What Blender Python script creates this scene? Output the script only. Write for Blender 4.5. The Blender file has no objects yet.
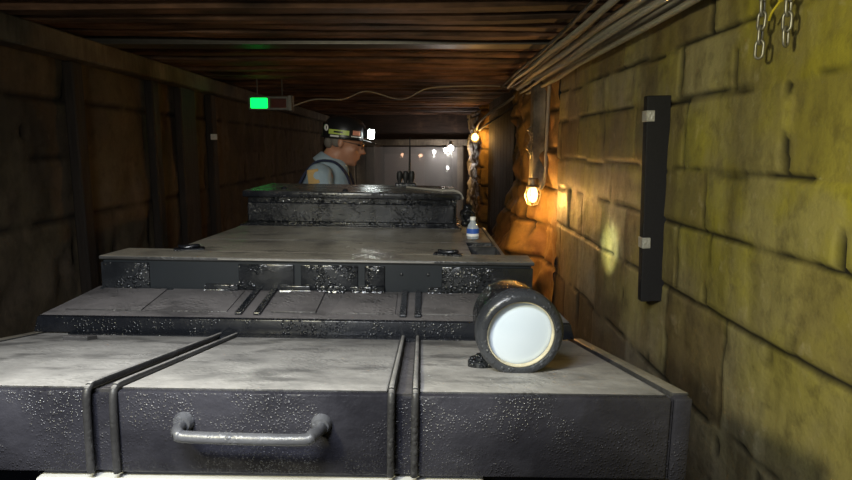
import bpy, bmesh, math, random
from mathutils import Vector, Matrix, noise
random.seed(7)
S = bpy.context.scene
C = S.collection
PI = math.pi

# ------------------------------------------------------------------ helpers
def link(name, bm, mats, parent=None, smooth=False):
    me = bpy.data.meshes.new(name)
    bmesh.ops.recalc_face_normals(bm, faces=bm.faces[:])
    bm.to_mesh(me); bm.free()
    for m in (mats if isinstance(mats, (list, tuple)) else [mats]): me.materials.append(m)
    if smooth:
        for p in me.polygons: p.use_smooth = True
    o = bpy.data.objects.new(name, me); C.objects.link(o)
    if parent: o.parent = parent
    return o

def auto(o, deg=35):
    me = o.data
    for p in me.polygons: p.use_smooth = True
    try:
        me.set_sharp_from_angle(angle=math.radians(deg))
    except Exception: pass
    return o

def tag(o, label=None, cat=None, group=None, kind=None):
    if label: o['label'] = label
    if cat: o['category'] = cat
    if group: o['group'] = group
    if kind: o['kind'] = kind
    return o

def empty(name, loc, label, cat, group=None):
    o = bpy.data.objects.new(name, None); C.objects.link(o)
    o.location = loc; o.empty_display_size = .1
    return tag(o, label, cat, group)

def B(): return bmesh.new()

def box(bm, lo, hi, bev=0, seg=1, mat=0, M=None):
    lo = Vector(lo); hi = Vector(hi)
    T = Matrix.Translation((lo + hi) / 2) @ Matrix.Diagonal((hi - lo).to_4d())
    T[3][3] = 1
    r = bmesh.ops.create_cube(bm, size=1, matrix=T)
    vs = r['verts']
    fs = set(f for v in vs for f in v.link_faces)
    for f in fs: f.material_index = mat
    if bev > 0:
        es = list(set(e for v in vs for e in v.link_edges))
        rr = bmesh.ops.bevel(bm, geom=es, offset=bev, segments=seg, affect='EDGES', profile=.5)
        vs = list(set(list(rr['verts']) + [v for v in vs if v.is_valid]))
    if M is not None: bmesh.ops.transform(bm, matrix=M, verts=[v for v in vs if v.is_valid])
    return vs

def hexa(bm, pts, bev=0, mat=0):
    """8 points: bottom 4 (ccw) then top 4"""
    vs = [bm.verts.new(p) for p in pts]
    fs = []
    for q in ((3,2,1,0),(4,5,6,7),(0,1,5,4),(1,2,6,5),(2,3,7,6),(3,0,4,7)):
        fs.append(bm.faces.new([vs[i] for i in q]))
    for f in fs: f.material_index = mat
    if bev > 0:
        es = list(set(e for v in vs for e in v.link_edges))
        bmesh.ops.bevel(bm, geom=es, offset=bev, segments=2, affect='EDGES', profile=.5)

def tube(bm, pts, r, seg=10, caps=True, closed=False, mat=0, flat=None):
    pts = [Vector(p) for p in pts]; n = len(pts)
    rs = r if isinstance(r, (list, tuple)) else [r] * n
    rings = []; up = None
    for i, p in enumerate(pts):
        if closed: t = pts[(i+1) % n] - pts[i-1]
        else: t = pts[min(i+1, n-1)] - pts[max(i-1, 0)]
        t.normalize()
        if up is None: up = Vector((0,0,1)) if abs(t.z) < .9 else Vector((1,0,0))
        a = t.cross(up)
        if a.length < 1e-5: a = t.cross(Vector((0,1,0)))
        a.normalize(); b = a.cross(t).normalized(); up = b
        f = flat or 1
        rings.append([bm.verts.new(p + a*math.cos(2*PI*k/seg)*rs[i]*f + b*math.sin(2*PI*k/seg)*rs[i]) for k in range(seg)])
    m = n if closed else n-1
    for i in range(m):
        A = rings[i]; D = rings[(i+1) % n]
        for k in range(seg):
            bm.faces.new((A[k], A[(k+1)%seg], D[(k+1)%seg], D[k])).material_index = mat
    if caps and not closed:
        bm.faces.new(rings[0][::-1]).material_index = mat; bm.faces.new(rings[-1]).material_index = mat

def lathe(bm, prof, M=Matrix(), seg=40, mat=0):
    rings = []
    for r, h in prof:
        if r < 1e-6: rings.append([bm.verts.new(M @ Vector((0,0,h)))])
        else: rings.append([bm.verts.new(M @ Vector((r*math.cos(2*PI*k/seg), r*math.sin(2*PI*k/seg), h))) for k in range(seg)])
    for A, D in zip(rings, rings[1:]):
        for k in range(seg):
            k2 = (k+1) % seg
            if len(A) == 1 and len(D) == 1: continue
            if len(A) == 1: f = bm.faces.new((A[0], D[k], D[k2]))
            elif len(D) == 1: f = bm.faces.new((A[k], A[k2], D[0]))
            else: f = bm.faces.new((A[k], A[k2], D[k2], D[k]))
            f.material_index = mat

def ell(bm, c, r, rot=None, sub=3, mat=0):
    M = Matrix.Translation(c)
    if rot is not None: M = M @ rot
    M = M @ Matrix.Diagonal((r[0], r[1], r[2], 1))
    g = bmesh.ops.create_icosphere(bm, subdivisions=sub, radius=1, matrix=M)
    return g['verts']

def cap(bm, a, b, ra, rb, n=10):
    """tapered capsule as a closed hull"""
    a = Vector(a); b = Vector(b); d = (b-a)
    L = d.length; q = d.to_track_quat('Z', 'Y').to_matrix().to_4x4()
    M = Matrix.Translation(a) @ q
    prof = [(0, -ra)]
    for i in range(1, 5): t = i/5*PI/2; prof.append((ra*math.sin(t), -ra*math.cos(t)))
    prof += [(ra, 0), (rb, L)]
    for i in range(1, 5): t = i/5*PI/2; prof.append((rb*math.cos(t), L+rb*math.sin(t)))
    prof.append((0, L+rb))
    lathe(bm, prof, M, seg=n*2)

def curve_pts(pts, n=8):
    """Catmull-Rom"""
    P = [Vector(p) for p in pts]; P = [P[0]] + P + [P[-1]]; out = []
    for i in range(1, len(P)-2):
        a, b, c, d = P[i-1:i+3]
        for k in range(n):
            t = k/n
            out.append(.5*((2*b)+(c-a)*t+(2*a-5*b+4*c-d)*t*t+(3*b-a-3*c+d)*t**3))
    out.append(P[-2]); return out

RX90 = Matrix.Rotation(PI/2, 4, 'X')     # lathe axis z -> -y
RY90 = Matrix.Rotation(PI/2, 4, 'Y')     # z -> x

# ------------------------------------------------------------------ materials
class NT:
    def __init__(s, name):
        s.m = bpy.data.materials.new(name); s.m.use_nodes = True
        s.t = s.m.node_tree; s.n = s.t.nodes; s.l = s.t.links
        s.p = s.n['Principled BSDF']; s.tc = s.n.new('ShaderNodeTexCoord')
    def new(s, k, **kw):
        o = s.n.new(k)
        for a, v in kw.items(): setattr(o, a, v)
        return o
    def noise(s, sc, det=4, rough=.55, scale3=None, vec=None):
        o = s.new('ShaderNodeTexNoise'); o.inputs['Scale'].default_value = sc
        o.inputs['Detail'].default_value = det; o.inputs['Roughness'].default_value = rough
        src = vec or s.tc.outputs['Object']
        if scale3:
            mp = s.new('ShaderNodeMapping'); mp.inputs['Scale'].default_value = scale3
            s.l.new(src, mp.inputs[0]); src = mp.outputs[0]
        s.l.new(src, o.inputs['Vector']); return o.outputs['Fac']
    def voro(s, sc, feat='F1', rand=1, scale3=None):
        o = s.new('ShaderNodeTexVoronoi', feature=feat); o.inputs['Scale'].default_value = sc
        o.inputs['Randomness'].default_value = rand
        src = s.tc.outputs['Object']
        if scale3:
            mp = s.new('ShaderNodeMapping'); mp.inputs['Scale'].default_value = scale3
            s.l.new(src, mp.inputs[0]); src = mp.outputs[0]
        s.l.new(src, o.inputs['Vector']); return o.outputs['Distance']
    def ramp(s, f, stops, interp='LINEAR'):
        o = s.new('ShaderNodeValToRGB'); o.color_ramp.interpolation = interp
        e = o.color_ramp.elements
        while len(e) < len(stops): e.new(.5)
        for i, (p, c) in enumerate(stops):
            e[i].position = p; e[i].color = (c, c, c, 1) if isinstance(c, (int, float)) else (*c, 1)
        s.l.new(f, o.inputs[0]); return o.outputs[0]
    def mix(s, f, a, b, mode='MIX'):
        o = s.new('ShaderNodeMix', data_type='RGBA', blend_type=mode)
        for sock, v in ((o.inputs['Factor'], f), (o.inputs[6], a), (o.inputs[7], b)):
            if isinstance(v, (int, float)): sock.default_value = v
            elif isinstance(v, tuple): sock.default_value = (*v, 1)
            else: s.l.new(v, sock)
        return o.outputs[2]
    def math(s, op, a, b=0, clamp=False):
        o = s.new('ShaderNodeMath', operation=op, use_clamp=clamp)
        for sock, v in ((o.inputs[0], a), (o.inputs[1], b)):
            if isinstance(v, (int, float)): sock.default_value = v
            else: s.l.new(v, sock)
        return o.outputs[0]
    def set(s, k, v):
        i = s.p.inputs[k]
        if isinstance(v, tuple): i.default_value = (*v, 1)
        elif isinstance(v, (int, float)): i.default_value = v
        else: s.l.new(v, i)
    def bump(s, h, st=.5, dist=.01, prev=None):
        o = s.new('ShaderNodeBump'); o.inputs['Strength'].default_value = st; o.inputs['Distance'].default_value = dist
        s.l.new(h, o.inputs['Height'])
        if prev is not None: s.l.new(prev, o.inputs['Normal'])
        s.l.new(o.outputs[0], s.p.inputs['Normal']); return o.outputs[0]
    def attr(s, name):
        o = s.new('ShaderNodeAttribute'); o.attribute_name = name; return o.outputs['Fac']

def simple(name, col, rough=.6, metal=0, nsc=30, var=.25, bump=.2, emit=None, es=0, spec=.5):
    t = NT(name)
    f = t.noise(nsc, 5)
    a = tuple(c*(1-var) for c in col); b = tuple(min(1, c*(1+var)) for c in col)
    t.set('Base Color', t.mix(f, a, b)); t.set('Roughness', rough); t.set('Metallic', metal)
    t.set('Specular IOR Level', spec)
    if bump: t.bump(f, bump, .004)
    if emit: t.set('Emission Color', emit); t.set('Emission Strength', es)
    return t.m

def paint(name, base, rough, dropsc, dropst, dust=0, dustcol=(.16, .15, .135), lumps=1, thr=.45, drough=.6):
    """thick tarry gloss paint with droplets, runs, and settled dust on upward faces"""
    t = NT(name)
    big = t.noise(3.5, 5, .6); fine = t.noise(55, 6, .65); mid = t.noise(16, 4)
    pat = t.ramp(big, [(.42, 0), (.6, 1)])
    v = t.voro(dropsc); drop = t.ramp(v, [(0, 1), (.32, .55), (thr, 0)])
    vm = t.noise(9, 3); msk = t.ramp(vm, [(.45, 0), (.58, 1)])
    drops = t.math('MULTIPLY', drop, msk)
    col = t.mix(pat, base, tuple(c*1.9+.004 for c in base))
    rr = t.ramp(mid, [(.3, rough*.7), (.7, min(1, rough*1.5))])
    if dust > 0:
        g = t.new('ShaderNodeNewGeometry'); sx = t.new('ShaderNodeSeparateXYZ'); t.l.new(g.outputs['True Normal'], sx.inputs[0])
        up = t.ramp(sx.outputs['Z'], [(.75, 0), (.95, 1)])
        bl = t.ramp(t.noise(10, 3, .5, scale3=(.7, 1.1, 1)), [(.34, .45), (.46, 1)])
        dn = t.ramp(t.noise(6, 6, .65), [(.3, .5), (.62, 1)])
        fac = t.math('MULTIPLY', t.math('MULTIPLY', up, bl), t.math('MULTIPLY', dn, dust))
        dc = t.mix(t.noise(40, 6, .7), tuple(c*.7 for c in dustcol), tuple(c*1.3 for c in dustcol))
        col = t.mix(fac, col, dc)
        rr = t.mix(fac, rr, (drough, drough, drough))
    t.set('Base Color', col); t.set('Roughness', rr)
    n1 = t.bump(mid, .35*lumps, .01)
    n2 = t.bump(fine, .3*lumps, .004, n1)
    if dropst: t.bump(drops, dropst, .006, n2)
    return t.m

M_black = paint('wet_black_paint', (.006, .007, .010), .24, 130, .6, lumps=.55)
M_front = paint('lumpy_black_paint', (.018, .018, .024), .25, 210, .42, lumps=1.5, thr=.42)
M_beads = paint('beaded_black_paint', (.007, .008, .010), .16, 110, 1.0, thr=.55)
M_lid = paint('dusty_lid_paint', (.022, .022, .024), .42, 80, .3, dust=.97, dustcol=(.36, .35, .34))
M_roof = paint('dusty_roof_paint', (.02, .02, .021), .4, 80, .3, dust=.9, dustcol=(.27, .245, .20), drough=.27)
M_sheet = paint('glossy_lid_sheet', (.02, .02, .021), .3, 80, .2, dust=.8, dustcol=(.2, .19, .165), drough=.24)
M_slope = paint('scuffed_panel_paint', (.03, .029, .031), .42, 70, .5, dust=.8, dustcol=(.15, .14, .145))
M_flat = simple('smooth_black_plate', (.010, .013, .017), .42, spec=.35, nsc=8, bump=.05)
M_steel = simple('bare_steel', (.35, .34, .32), .3, .9, nsc=50)
M_handle = paint('worn_handle_paint', (.05, .052, .06), .3, 90, .4)
M_white = simple('white_enamel', (.5, .5, .48), .45, nsc=3, var=.06, bump=.02)
M_rubber = simple('black_rubber', (.012, .012, .013), .55, nsc=60)
M_wheel = simple('dark_wheel_steel', (.08, .06, .05), .5, .7)
M_rust = simple('rusty_rail_steel', (.12, .07, .045), .6, .6)

def mat_wall(name, cA, cB, cM, joint=(.02, .018, .012), shaded_moss=0, rough=.8, wet=.45):
    t = NT(name)
    j = t.attr('joint'); tone = t.attr('tone')
    n1 = t.noise(2.2, 6, .6); n2 = t.noise(14, 7, .65); n3 = t.noise(60, 4, .6)
    st = t.noise(5, 5, .6, scale3=(1, 1, .22))
    col = t.mix(t.ramp(tone, [(.1, 0), (.9, 1)]), cA, cB)
    moss_shade = t.ramp(n1, [(.42, 0), (.58, 1)])
    if shaded_moss:
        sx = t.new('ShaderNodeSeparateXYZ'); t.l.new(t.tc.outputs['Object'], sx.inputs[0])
        near = t.new('ShaderNodeMapRange'); t.l.new(sx.outputs['Y'], near.inputs[0])  # yellow tint grows stronger toward the near end of the wall
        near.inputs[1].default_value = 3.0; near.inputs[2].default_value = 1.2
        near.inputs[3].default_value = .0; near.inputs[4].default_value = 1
        moss_shade = t.math('MULTIPLY', t.math('ADD', t.math('MULTIPLY', moss_shade, .5), t.math('MULTIPLY', near.outputs[0], .7), True), t.ramp(tone, [(0, .45), (.5, 1)]))
        hi = t.new('ShaderNodeMapRange'); t.l.new(sx.outputs['Z'], hi.inputs[0]); hi.inputs[1].default_value = .45; hi.inputs[2].default_value = 1.15; hi.inputs[3].default_value = .15  # shade painted in low down: the yellow moss colour fades toward the floor
        moss_shade = t.math('MULTIPLY', moss_shade, hi.outputs[0])
    col = t.mix(moss_shade, col, cM)
    col = t.mix(t.ramp(st, [(.42, .0), (.72, .7)]), col, tuple(c*.38 for c in cA))
    col = t.mix(t.ramp(n2, [(.3, .45), (.5, 0)]), col, tuple(c*.3 for c in cA))
    col = t.mix(t.ramp(n2, [(.6, 0), (.8, .4)]), col, tuple(min(1, c*1.8) for c in cB))
    col = t.mix(j, col, joint)
    t.set('Base Color', col); t.set('Roughness', t.ramp(st, [(.3, rough), (.7, rough*wet)]))
    a = t.bump(n2, .45, .015); t.bump(n3, .35, .004, a)
    return t.m
M_wallR = mat_wall('moss_shaded_block_wall', (.22, .165, .10), (.44, .385, .28), (.47, .42, .05), shaded_moss=1, rough=.75)
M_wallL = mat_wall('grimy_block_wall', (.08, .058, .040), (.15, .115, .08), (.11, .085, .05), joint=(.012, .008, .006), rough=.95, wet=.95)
M_rock = mat_wall('ochre_rough_rock', (.22, .12, .05), (.42, .26, .10), (.32, .2, .06), joint=(.02, .012, .006), rough=.75, wet=.75)

def mat_wood(name, c, dark=.35, scale=(1, 8, 8), rough=.75):
    t = NT(name)
    oi = t.new('ShaderNodeObjectInfo')
    cb = t.new('ShaderNodeVectorMath', operation='ADD'); t.l.new(t.tc.outputs['Object'], cb.inputs[0]); t.l.new(oi.outputs['Random'], cb.inputs[1])
    g = t.noise(4, 6, .6, scale3=scale, vec=cb.outputs[0]); blot = t.noise(2.2, 5, .6, vec=cb.outputs[0])
    col = t.mix(t.ramp(g, [(.3, 0), (.7, 1)]), tuple(x*dark for x in c), c)
    col = t.mix(t.ramp(blot, [(.35, .85), (.6, 0)]), col, (.015, .01, .008))
    col = t.mix(t.ramp(blot, [(.62, 0), (.72, .6)]), col, tuple(min(1, x*1.9) for x in c))
    t.set('Base Color', col); t.set('Roughness', rough); t.bump(g, .5, .01); return t.m
M_beam = mat_wood('sooty_roof_timber', (.30, .16, .10))
M_board = mat_wood('dark_lagging', (.06, .035, .025))
M_post = mat_wood('dark_post_timber', (.03, .02, .015), scale=(8, 8, 1))
M_grey = mat_wood('grey_weathered_timber', (.2, .17, .13), .5, scale=(8, 8, 1))
M_pale = mat_wood('pale_painted_timber', (.45, .41, .34), .6, scale=(8, 8, 1))
M_ply = simple('matt_black_board', (.012, .012, .016), .65, nsc=90)
M_cable = simple('grey_cable_sheath', (.36, .34, .30), .5, nsc=12)
M_cabled = simple('dark_cable_sheath', (.05, .045, .04), .5, nsc=12)
M_galv = simple('galvanised_steel', (.38, .37, .33), .42, .75, nsc=60)
M_tape = simple('silver_reflective_tape', (.7, .7, .66), .3, .4, nsc=120, var=.5)
M_yel = simple('yellow_plastic', (.75, .62, .05), .4)
M_floor = simple('wet_mine_floor', (.03, .026, .022), .5, nsc=6, bump=.6)
M_door = simple('pale_steel_door', (.5, .42, .43), .5, nsc=3)
M_skin = simple('skin', (.50, .24, .15), .5, nsc=20, var=.12, bump=.05)
M_hair = simple('grey_hair', (.16, .14, .12), .7, nsc=150)
M_shirt = simple('pale_blue_cloth', (.36, .46, .53), .85, nsc=25, var=.15, bump=.3)
M_navy = simple('navy_cloth', (.012, .018, .05), .8, nsc=40)
M_hat = simple('black_hat_shell', (.012, .012, .013), .35, nsc=20, bump=.05)
M_patch = simple('tan_patch', (.55, .36, .14), .8)
M_sgreen = simple('lime_sticker', (.5, .62, .12), .4)
M_swhite = simple('white_sticker', (.8, .78, .74), .4)
M_sred = simple('salmon_sticker', (.8, .33, .22), .4)
M_frame = simple('dull_metal', (.2, .19, .18), .4, .8)

def glow(name, col, st):
    t = NT(name); t.set('Base Color', (.02, .02, .02)); t.set('Emission Color', col); t.set('Emission Strength', st); return t.m
M_gl_green = glow('green_sign_light', (.0, 1, .10), 2.2)
M_gl_white = glow('white_bulb', (1, .93, .90), 14)
M_gl_orange = glow('orange_bulb', (1, .50, .12), 14)
M_gl_lamp = glow('white_headlamp_led', (.92, 1, .96), 60)
M_gl_pink = glow('peach_bulb', (1, .55, .33), 5)

def lens_mat():
    t = NT('frosted_headlight_lens')
    v = t.new('ShaderNodeTexNoise'); v.inputs['Scale'].default_value = 10
    t.l.new(t.tc.outputs['Object'], v.inputs['Vector'])
    t.set('Base Color', t.mix(v.outputs['Fac'], (.50, .60, .72), (.68, .76, .86)))
    t.set('Roughness', .25); t.set('Coat Weight', .6); t.set('Coat Roughness', .06)
    return t.m
M_lens = lens_mat()

# ------------------------------------------------------------------ masonry walls
def wall_mesh(name, mat, X, inward, y0, y1, dy, z0, z1, dz, rows, rough=.006, joint_w=.0115, depth=.013, seedv=0, extra=None, jw=None):
    """rows: list of (z, [vertical joint ys]) ; rows[i] spans rows[i].z .. rows[i+1].z"""
    ny = int(round((y1-y0)/dy)); nz = int(round((z1-z0)/dz))
    verts = []; js = []; ts = []
    for i in range(ny+1):
        y = y0+(y1-y0)*i/ny
        for k in range(nz+1):
            z = z0+(z1-z0)*k/nz
            wv = noise.noise(Vector((y*2.3, z*2.3, seedv)))*.016
            wv2 = noise.noise(Vector((y*3.1, z*2.7, seedv+9)))*.030
            yy = y+wv2; zz = z+wv
            r = 0
            for q in range(len(rows)):
                if zz >= rows[q][0]: r = q
            zl = rows[r][0]; zh = rows[r+1][0] if r+1 < len(rows) else 99
            vj = rows[r][1]
            b = sum(1 for v in vj if yy >= v)
            dv = min([abs(yy-v) for v in vj] or [9])
            dh = min(abs(zz-zl), abs(zh-zz))
            w = joint_w*(.65+1.3*abs(noise.noise(Vector((y*1.7, z*1.7, seedv+20)))))
            if dv*1.15 < dh: w *= .8
            if jw: w *= jw(y, z)
            ed = noise.noise(Vector((y*14, z*14, seedv+3)))*.004
            d = min(dv*1.15, dh)+ed
            j = max(0, min(1, 1-(d-w*.3)/(w*.55)))
            tone = random.Random(r*131+b*17+seedv).random()
            tilt = (random.Random(r*91+b*7+seedv).random()-.5)*.012
            n = noise.fractal(Vector((y*5, z*5, seedv)), 1, 2, 5)*rough + noise.noise(Vector((y*1.2, z*1.2, seedv+5)))*rough*1.2
            h = n+tilt-j*j*depth
            if extra: h += extra(y, z)
            verts.append((X+inward*h, y, z)); js.append(j); ts.append(tone)
    faces = []
    for i in range(ny):
        for k in range(nz):
            a = i*(nz+1)+k; faces.append((a, a+1, a+nz+2, a+nz+1))
    me = bpy.data.meshes.new(name); me.from_pydata(verts, [], faces)
    if inward > 0: me.flip_normals()
    for nm, dat in (('joint', js), ('tone', ts)):
        at = me.attributes.new(nm, 'FLOAT', 'POINT'); at.data.foreach_set('value', dat)
    me.materials.append(mat)
    for p in me.polygons: p.use_smooth = True
    o = bpy.data.objects.new(name, me); C.objects.link(o); tag(o, kind='structure'); return o

def rj(seed, a, b, lo=.32, hi=.6):
    r = random.Random(seed); out = []; y = a
    while y < b: y += r.uniform(lo, hi); out.append(y)
    return out
def row(z, near, seed): return (z, [-.8, -.3, .2, .7]+near+rj(seed, near[-1], 4.6, .3, .55))
rowsR = [row(-.2, [1.2, 1.7, 2.2], 1), row(.25, [1.25, 1.54, 1.78, 2.1], 2), row(.60, [1.54, 1.78, 2.2, 2.35], 3),
         row(.94, [1.45, 1.9, 2.12, 2.36], 4), row(1.18, [1.3, 1.95, 2.5], 5), row(1.37, [1.55, 2.12, 2.62], 6),
         row(1.61, [1.25, 1.8, 2.2, 2.7], 7), row(1.79, [1.5, 2.0, 2.5], 8)]
def jwR(y, z):
    w = 1.0
    if abs(z-.94) < .06 and 1.15 < y < 1.85: w *= 2.1
    if abs(z-1.18) < .06 and y < 2.3: w *= .9
    if z > 1.25 and y < 1.7: w *= .6
    return w
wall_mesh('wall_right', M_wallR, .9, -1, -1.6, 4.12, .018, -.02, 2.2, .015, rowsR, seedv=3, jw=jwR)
# far stretch of the right wall: rough hewn, bulging low behind the cable post, a recess, then a pier
def rock(y, z):
    b = noise.fractal(Vector((y*3.2, z*3.2, 4)), 1, 2, 5)*.06 + abs(noise.noise(Vector((y*6, z*6, 14))))*.06
    sst = lambda a, b, v: (lambda q: q*q*(3-2*q))(min(1, max(0, (v-a)/(b-a))))
    lowb = (.05+.34*min(.6, max(0, 1.15-z)))*sst(4.5, 4.95, y+.25*noise.noise(Vector((y*2, z*4, 8))))*(1-sst(5.8, 6.15, y))
    rec = -.30*(1/(1+math.exp(-(y-6.1)*12)))*(1/(1+math.exp((y-8.7)*12)))
    pier = .06*math.exp(-((y-9.0)/.25)**2)
    return (b+lowb+pier)*min(1, max(0, (y-4.1)*3)) + rec
rowsK = [(-.2+i*.27, rj(50+i, 4.2, 12.5, .3, .6)) for i in range(10)]
wall_mesh('wall_far_right', M_rock, .9, -1, 4.09, 12.2, .03, -.02, 2.2, .022, rowsK, rough=.02, seedv=11, extra=rock, joint_w=.016, depth=.03)
rowsL = [(-.2+i*.315, rj(80+i, -2, 12.5, .45, .8)) for i in range(9)]
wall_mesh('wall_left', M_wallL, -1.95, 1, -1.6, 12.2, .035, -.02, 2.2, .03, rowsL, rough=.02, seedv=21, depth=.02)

def struct(name, bm, mat, **k): return tag(link(name, bm, mat, **k), kind='structure')
bm = B(); box(bm, (-2.1, -1.6, -.1), (1.4, 12.1, 0)); box(bm, (-2.1, 12.1, -.7), (1.4, 20.4, -.6)); box(bm, (-2.1, 12.1, -.6), (1.4, 12.2, -.0))
struct('floor', bm, M_floor)
bm = B(); box(bm, (-2.1, -1.6, 2.14), (1.4, 12.3, 2.24)); struct('ceiling', bm, M_board)
# portal wall where the passage gets lower
bm = B(); box(bm, (-2.1, 12.2, -.6), (-1.08, 12.4, 2.2)); box(bm, (.80, 12.2, -.6), (1.4, 12.4, 2.2)); box(bm, (-1.08, 12.2, 1.46), (.80, 12.4, 2.2))
struct('wall_portal', bm, M_board)
bm = B()
for i in range(9): box(bm, (.915, 6.25+i*.27, 0), (.935+.008*(i % 2), 6.51+i*.27, 2.13), .004)
struct('recess_shade_boards', bm, M_board)  # dark boards added so the recess looks shaded
bm = B(); box(bm, (-1.3, 12.4, 1.5), (1.0, 20.2, 1.56)); struct('ceiling_far', bm, M_grey)
bm = B(); box(bm, (-1.4, 12.4, -.6), (-1.3, 20.2, 1.56)); struct('wall_far_left', bm, M_grey)
bm = B(); box(bm, (.95, 12.4, -.6), (1.05, 20.2, 1.56)); struct('wall_passage_right', bm, M_grey)
bm = B(); box(bm, (-1.4, 20.2, -.6), (1.05, 20.3, 1.56)); struct('wall_end', bm, M_board)
bm = B()
box(bm, (-1.25, 20.12, -.59), (.06, 20.19, 1.2), .01)
for i in range(4): box(bm, (-1.2, 20.10, -.3+i*.37), (.02, 20.125, -.02+i*.37), .008)
struct('door_1', bm, M_door)
bm = B(); box(bm, (-1.10, 12.02, -.02), (-.94, 12.19, 1.46), .01); box(bm, (.66, 12.02, -.02), (.78, 12.19, 1.46), .01); box(bm, (-1.2, 12.0, 1.46), (.86, 12.19, 1.58), .01)
struct('trim_1', bm, M_grey)
bm = B(); box(bm, (-1.56, 12.02, -.02), (-1.32, 12.19, 1.46), .01); box(bm, (-1.30, 12.06, -.02), (-1.12, 12.19, 1.46), .01); struct('trim_4', bm, M_pale)
bm = B(); box(bm, (-1.92, 2.0, 1.90), (-1.80, 12.15, 2.02), .008); struct('trim_2', bm, M_grey)

# ------------------------------------------------------------------ roof timbers
GR = 'roof timbers laid across the tunnel'
y = 1.45; k = 0
while y < 12.0:
    w = random.uniform(.12, .165); h = random.uniform(.09, .115); bm = B()
    n = 14; x0 = -2.0; x1 = 1.0; z0 = 2.135
    ph = random.random()*50; tilt = random.uniform(-.006, .012)
    prev = None
    for i in range(n+1):
        x = x0+(x1-x0)*i/n
        a = noise.noise(Vector((x*1.3, ph, 0)))*.012; c = noise.noise(Vector((x*1.7, ph, 7)))*.010
        ring = [bm.verts.new(p) for p in ((x, y-w/2+a, z0), (x, y-w/2+a, z0-h+.015+c), (x, y-w/2+.02+a, z0-h+c-tilt*x), (x, y+w/2-.02+a, z0-h+c-tilt*x), (x, y+w/2+a, z0-h+.015+c), (x, y+w/2+a, z0))]
        if prev:
            for q in range(6): bm.faces.new((prev[q], prev[(q+1)%6], ring[(q+1)%6], ring[q]))
        else: bm.faces.new(ring[::-1])
        prev = ring
    bm.faces.new(prev)
    if k == 10:
        bm.free(); bm = B()
        box(bm, (x0, y-.08, 2.02), (x1, y+.08, 2.03), .002); box(bm, (x0, y-.006, 2.03), (x1, y+.006, 2.13)); box(bm, (x0, y-.08, 2.125), (x1, y+.08, 2.135), .002)
        o = link('steel_girder', bm, M_frame)
        tag(o, 'thin dark steel girder with shiny lower edge among the roof timbers', 'girder')
    else:
        o = link('roof_timber', bm, M_beam)
        tag(o, 'rough brown timber laid across the tunnel roof from wall to wall', 'timber', GR)
    y += w+random.uniform(.075, .11); k += 1

# posts on the left wall, and a black box for a dark opening
plabs = [(3.44, .10, 'dark upright timber post on left wall, nearest the camera', 'd'),
         (4.42, .10, 'dark timber post on left wall, second from the camera', 'd'),
         (5.02, .30, 'broad black upright standing in for a dark opening on left wall, widest of the row', 'd'),  # black box put where the wall has a dark opening
         (5.62, .12, 'dark timber post with a small pale reflector, below the green sign', 'd')]
for yy, w, lb, q in plabs:
    bm = B(); box(bm, (-1.93, yy-w/2, 0), (-1.87, yy+w/2, 1.90), .008)
    o = link('wall_post', bm, M_post); tag(o, lb, 'post')
bm = B(); box(bm, (-1.885, 5.54, 1.505), (-1.83, 5.5615, 1.555), .004)
o = link('reflector', bm, M_swhite); tag(o, 'small pale reflector fixed to the fourth dark wall post', 'reflector')

# exit sign box
sg = empty('exit_sign', (-1.35, 5.6, 1.825), 'green lit sign box hanging below the roof timbers at left', 'sign')
bm = B(); box(bm, (-.20, -.03, -.065), (.17, .04, .065), .008); link('housing', bm, M_frame, sg)
bm = B(); box(bm, (-.175, -.036, -.045), (-.025, -.028, .045), .006); tag(link('lit_panel', bm, M_gl_green, sg), 'glowing green panel')
bm = B(); box(bm, (-.005, -.036, -.04), (.14, -.028, .04), .004); tag(link('dark_panel', bm, simple('dull_red_panel', (.10, .02, .015), .3), sg), 'unlit dark red panel')
bm = B(); box(bm, (.155, -.045, -.07), (.195, .045, .07), .006); link('end_cap', bm, M_frame, sg)
for s in (-.12, .1):
    bm = B(); tube(bm, [(s, 0, .06), (s, 0, .21)], .006, 8); link('hanger', bm, M_frame, sg)

# ------------------------------------------------------------------ cables
def cable(pts, r, mat, label, name='cable', group=None, n=8, seg=10):
    bm = B(); tube(bm, curve_pts(pts, n), r, seg)
    o = auto(link(name, bm, mat)); tag(o, label, 'cable', group); return o
cable([(-1.16, 5.6, 1.80), (-.96, 5.6, 1.86), (-.71, 5.6, 1.86), (-.5, 5.6, 1.93), (-.19, 5.6, 1.86), (.04, 5.6, 1.955), (.35, 5.6, 1.975), (.66, 5.5, 1.965), (.84, 5.1, 1.9)], .006, M_cable,
      'thin pale wire looping under the roof from green sign to right wall')
bund = [(.862, 1.955, .026, 1, 'thick pale conduit in the roof bundle, lowest against the right wall'),
        (.80, 1.965, .022, 1, 'thick grey conduit in the roof bundle, second from the right wall'),
        (.748, 1.975, .017, 1, 'medium grey conduit in the roof bundle, third from the right wall'),
        (.705, 1.985, .013, 0, 'dark thin cable in the roof bundle, fourth from the right wall'),
        (.668, 1.975, .014, 1, 'grey cable in the roof bundle, fifth from the right wall'),
        (.630, 1.99, .010, 0, 'dark thin cable on the outer side of the roof bundle'),
        (.84, 1.905, .012, 1, 'slim grey cable slung just under the thick conduits at right'),
        (.775, 1.925, .011, 1, 'slim grey cable sagging beneath the middle of the roof bundle')]
for i, (x, z, r, c, lb) in enumerate(bund):
    q = random.Random(i)
    pts = []
    for s in range(9):
        yy = .3+s*.62
        pts.append((x+q.uniform(-.012, .012)+(.012*max(0, s-5) if x < .8 else 0), yy, min(2.02-r, z+q.uniform(-.012, .012)-.006*s)))
    cable(pts, r, M_cable if c else M_cabled, lb, n=5)
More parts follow.
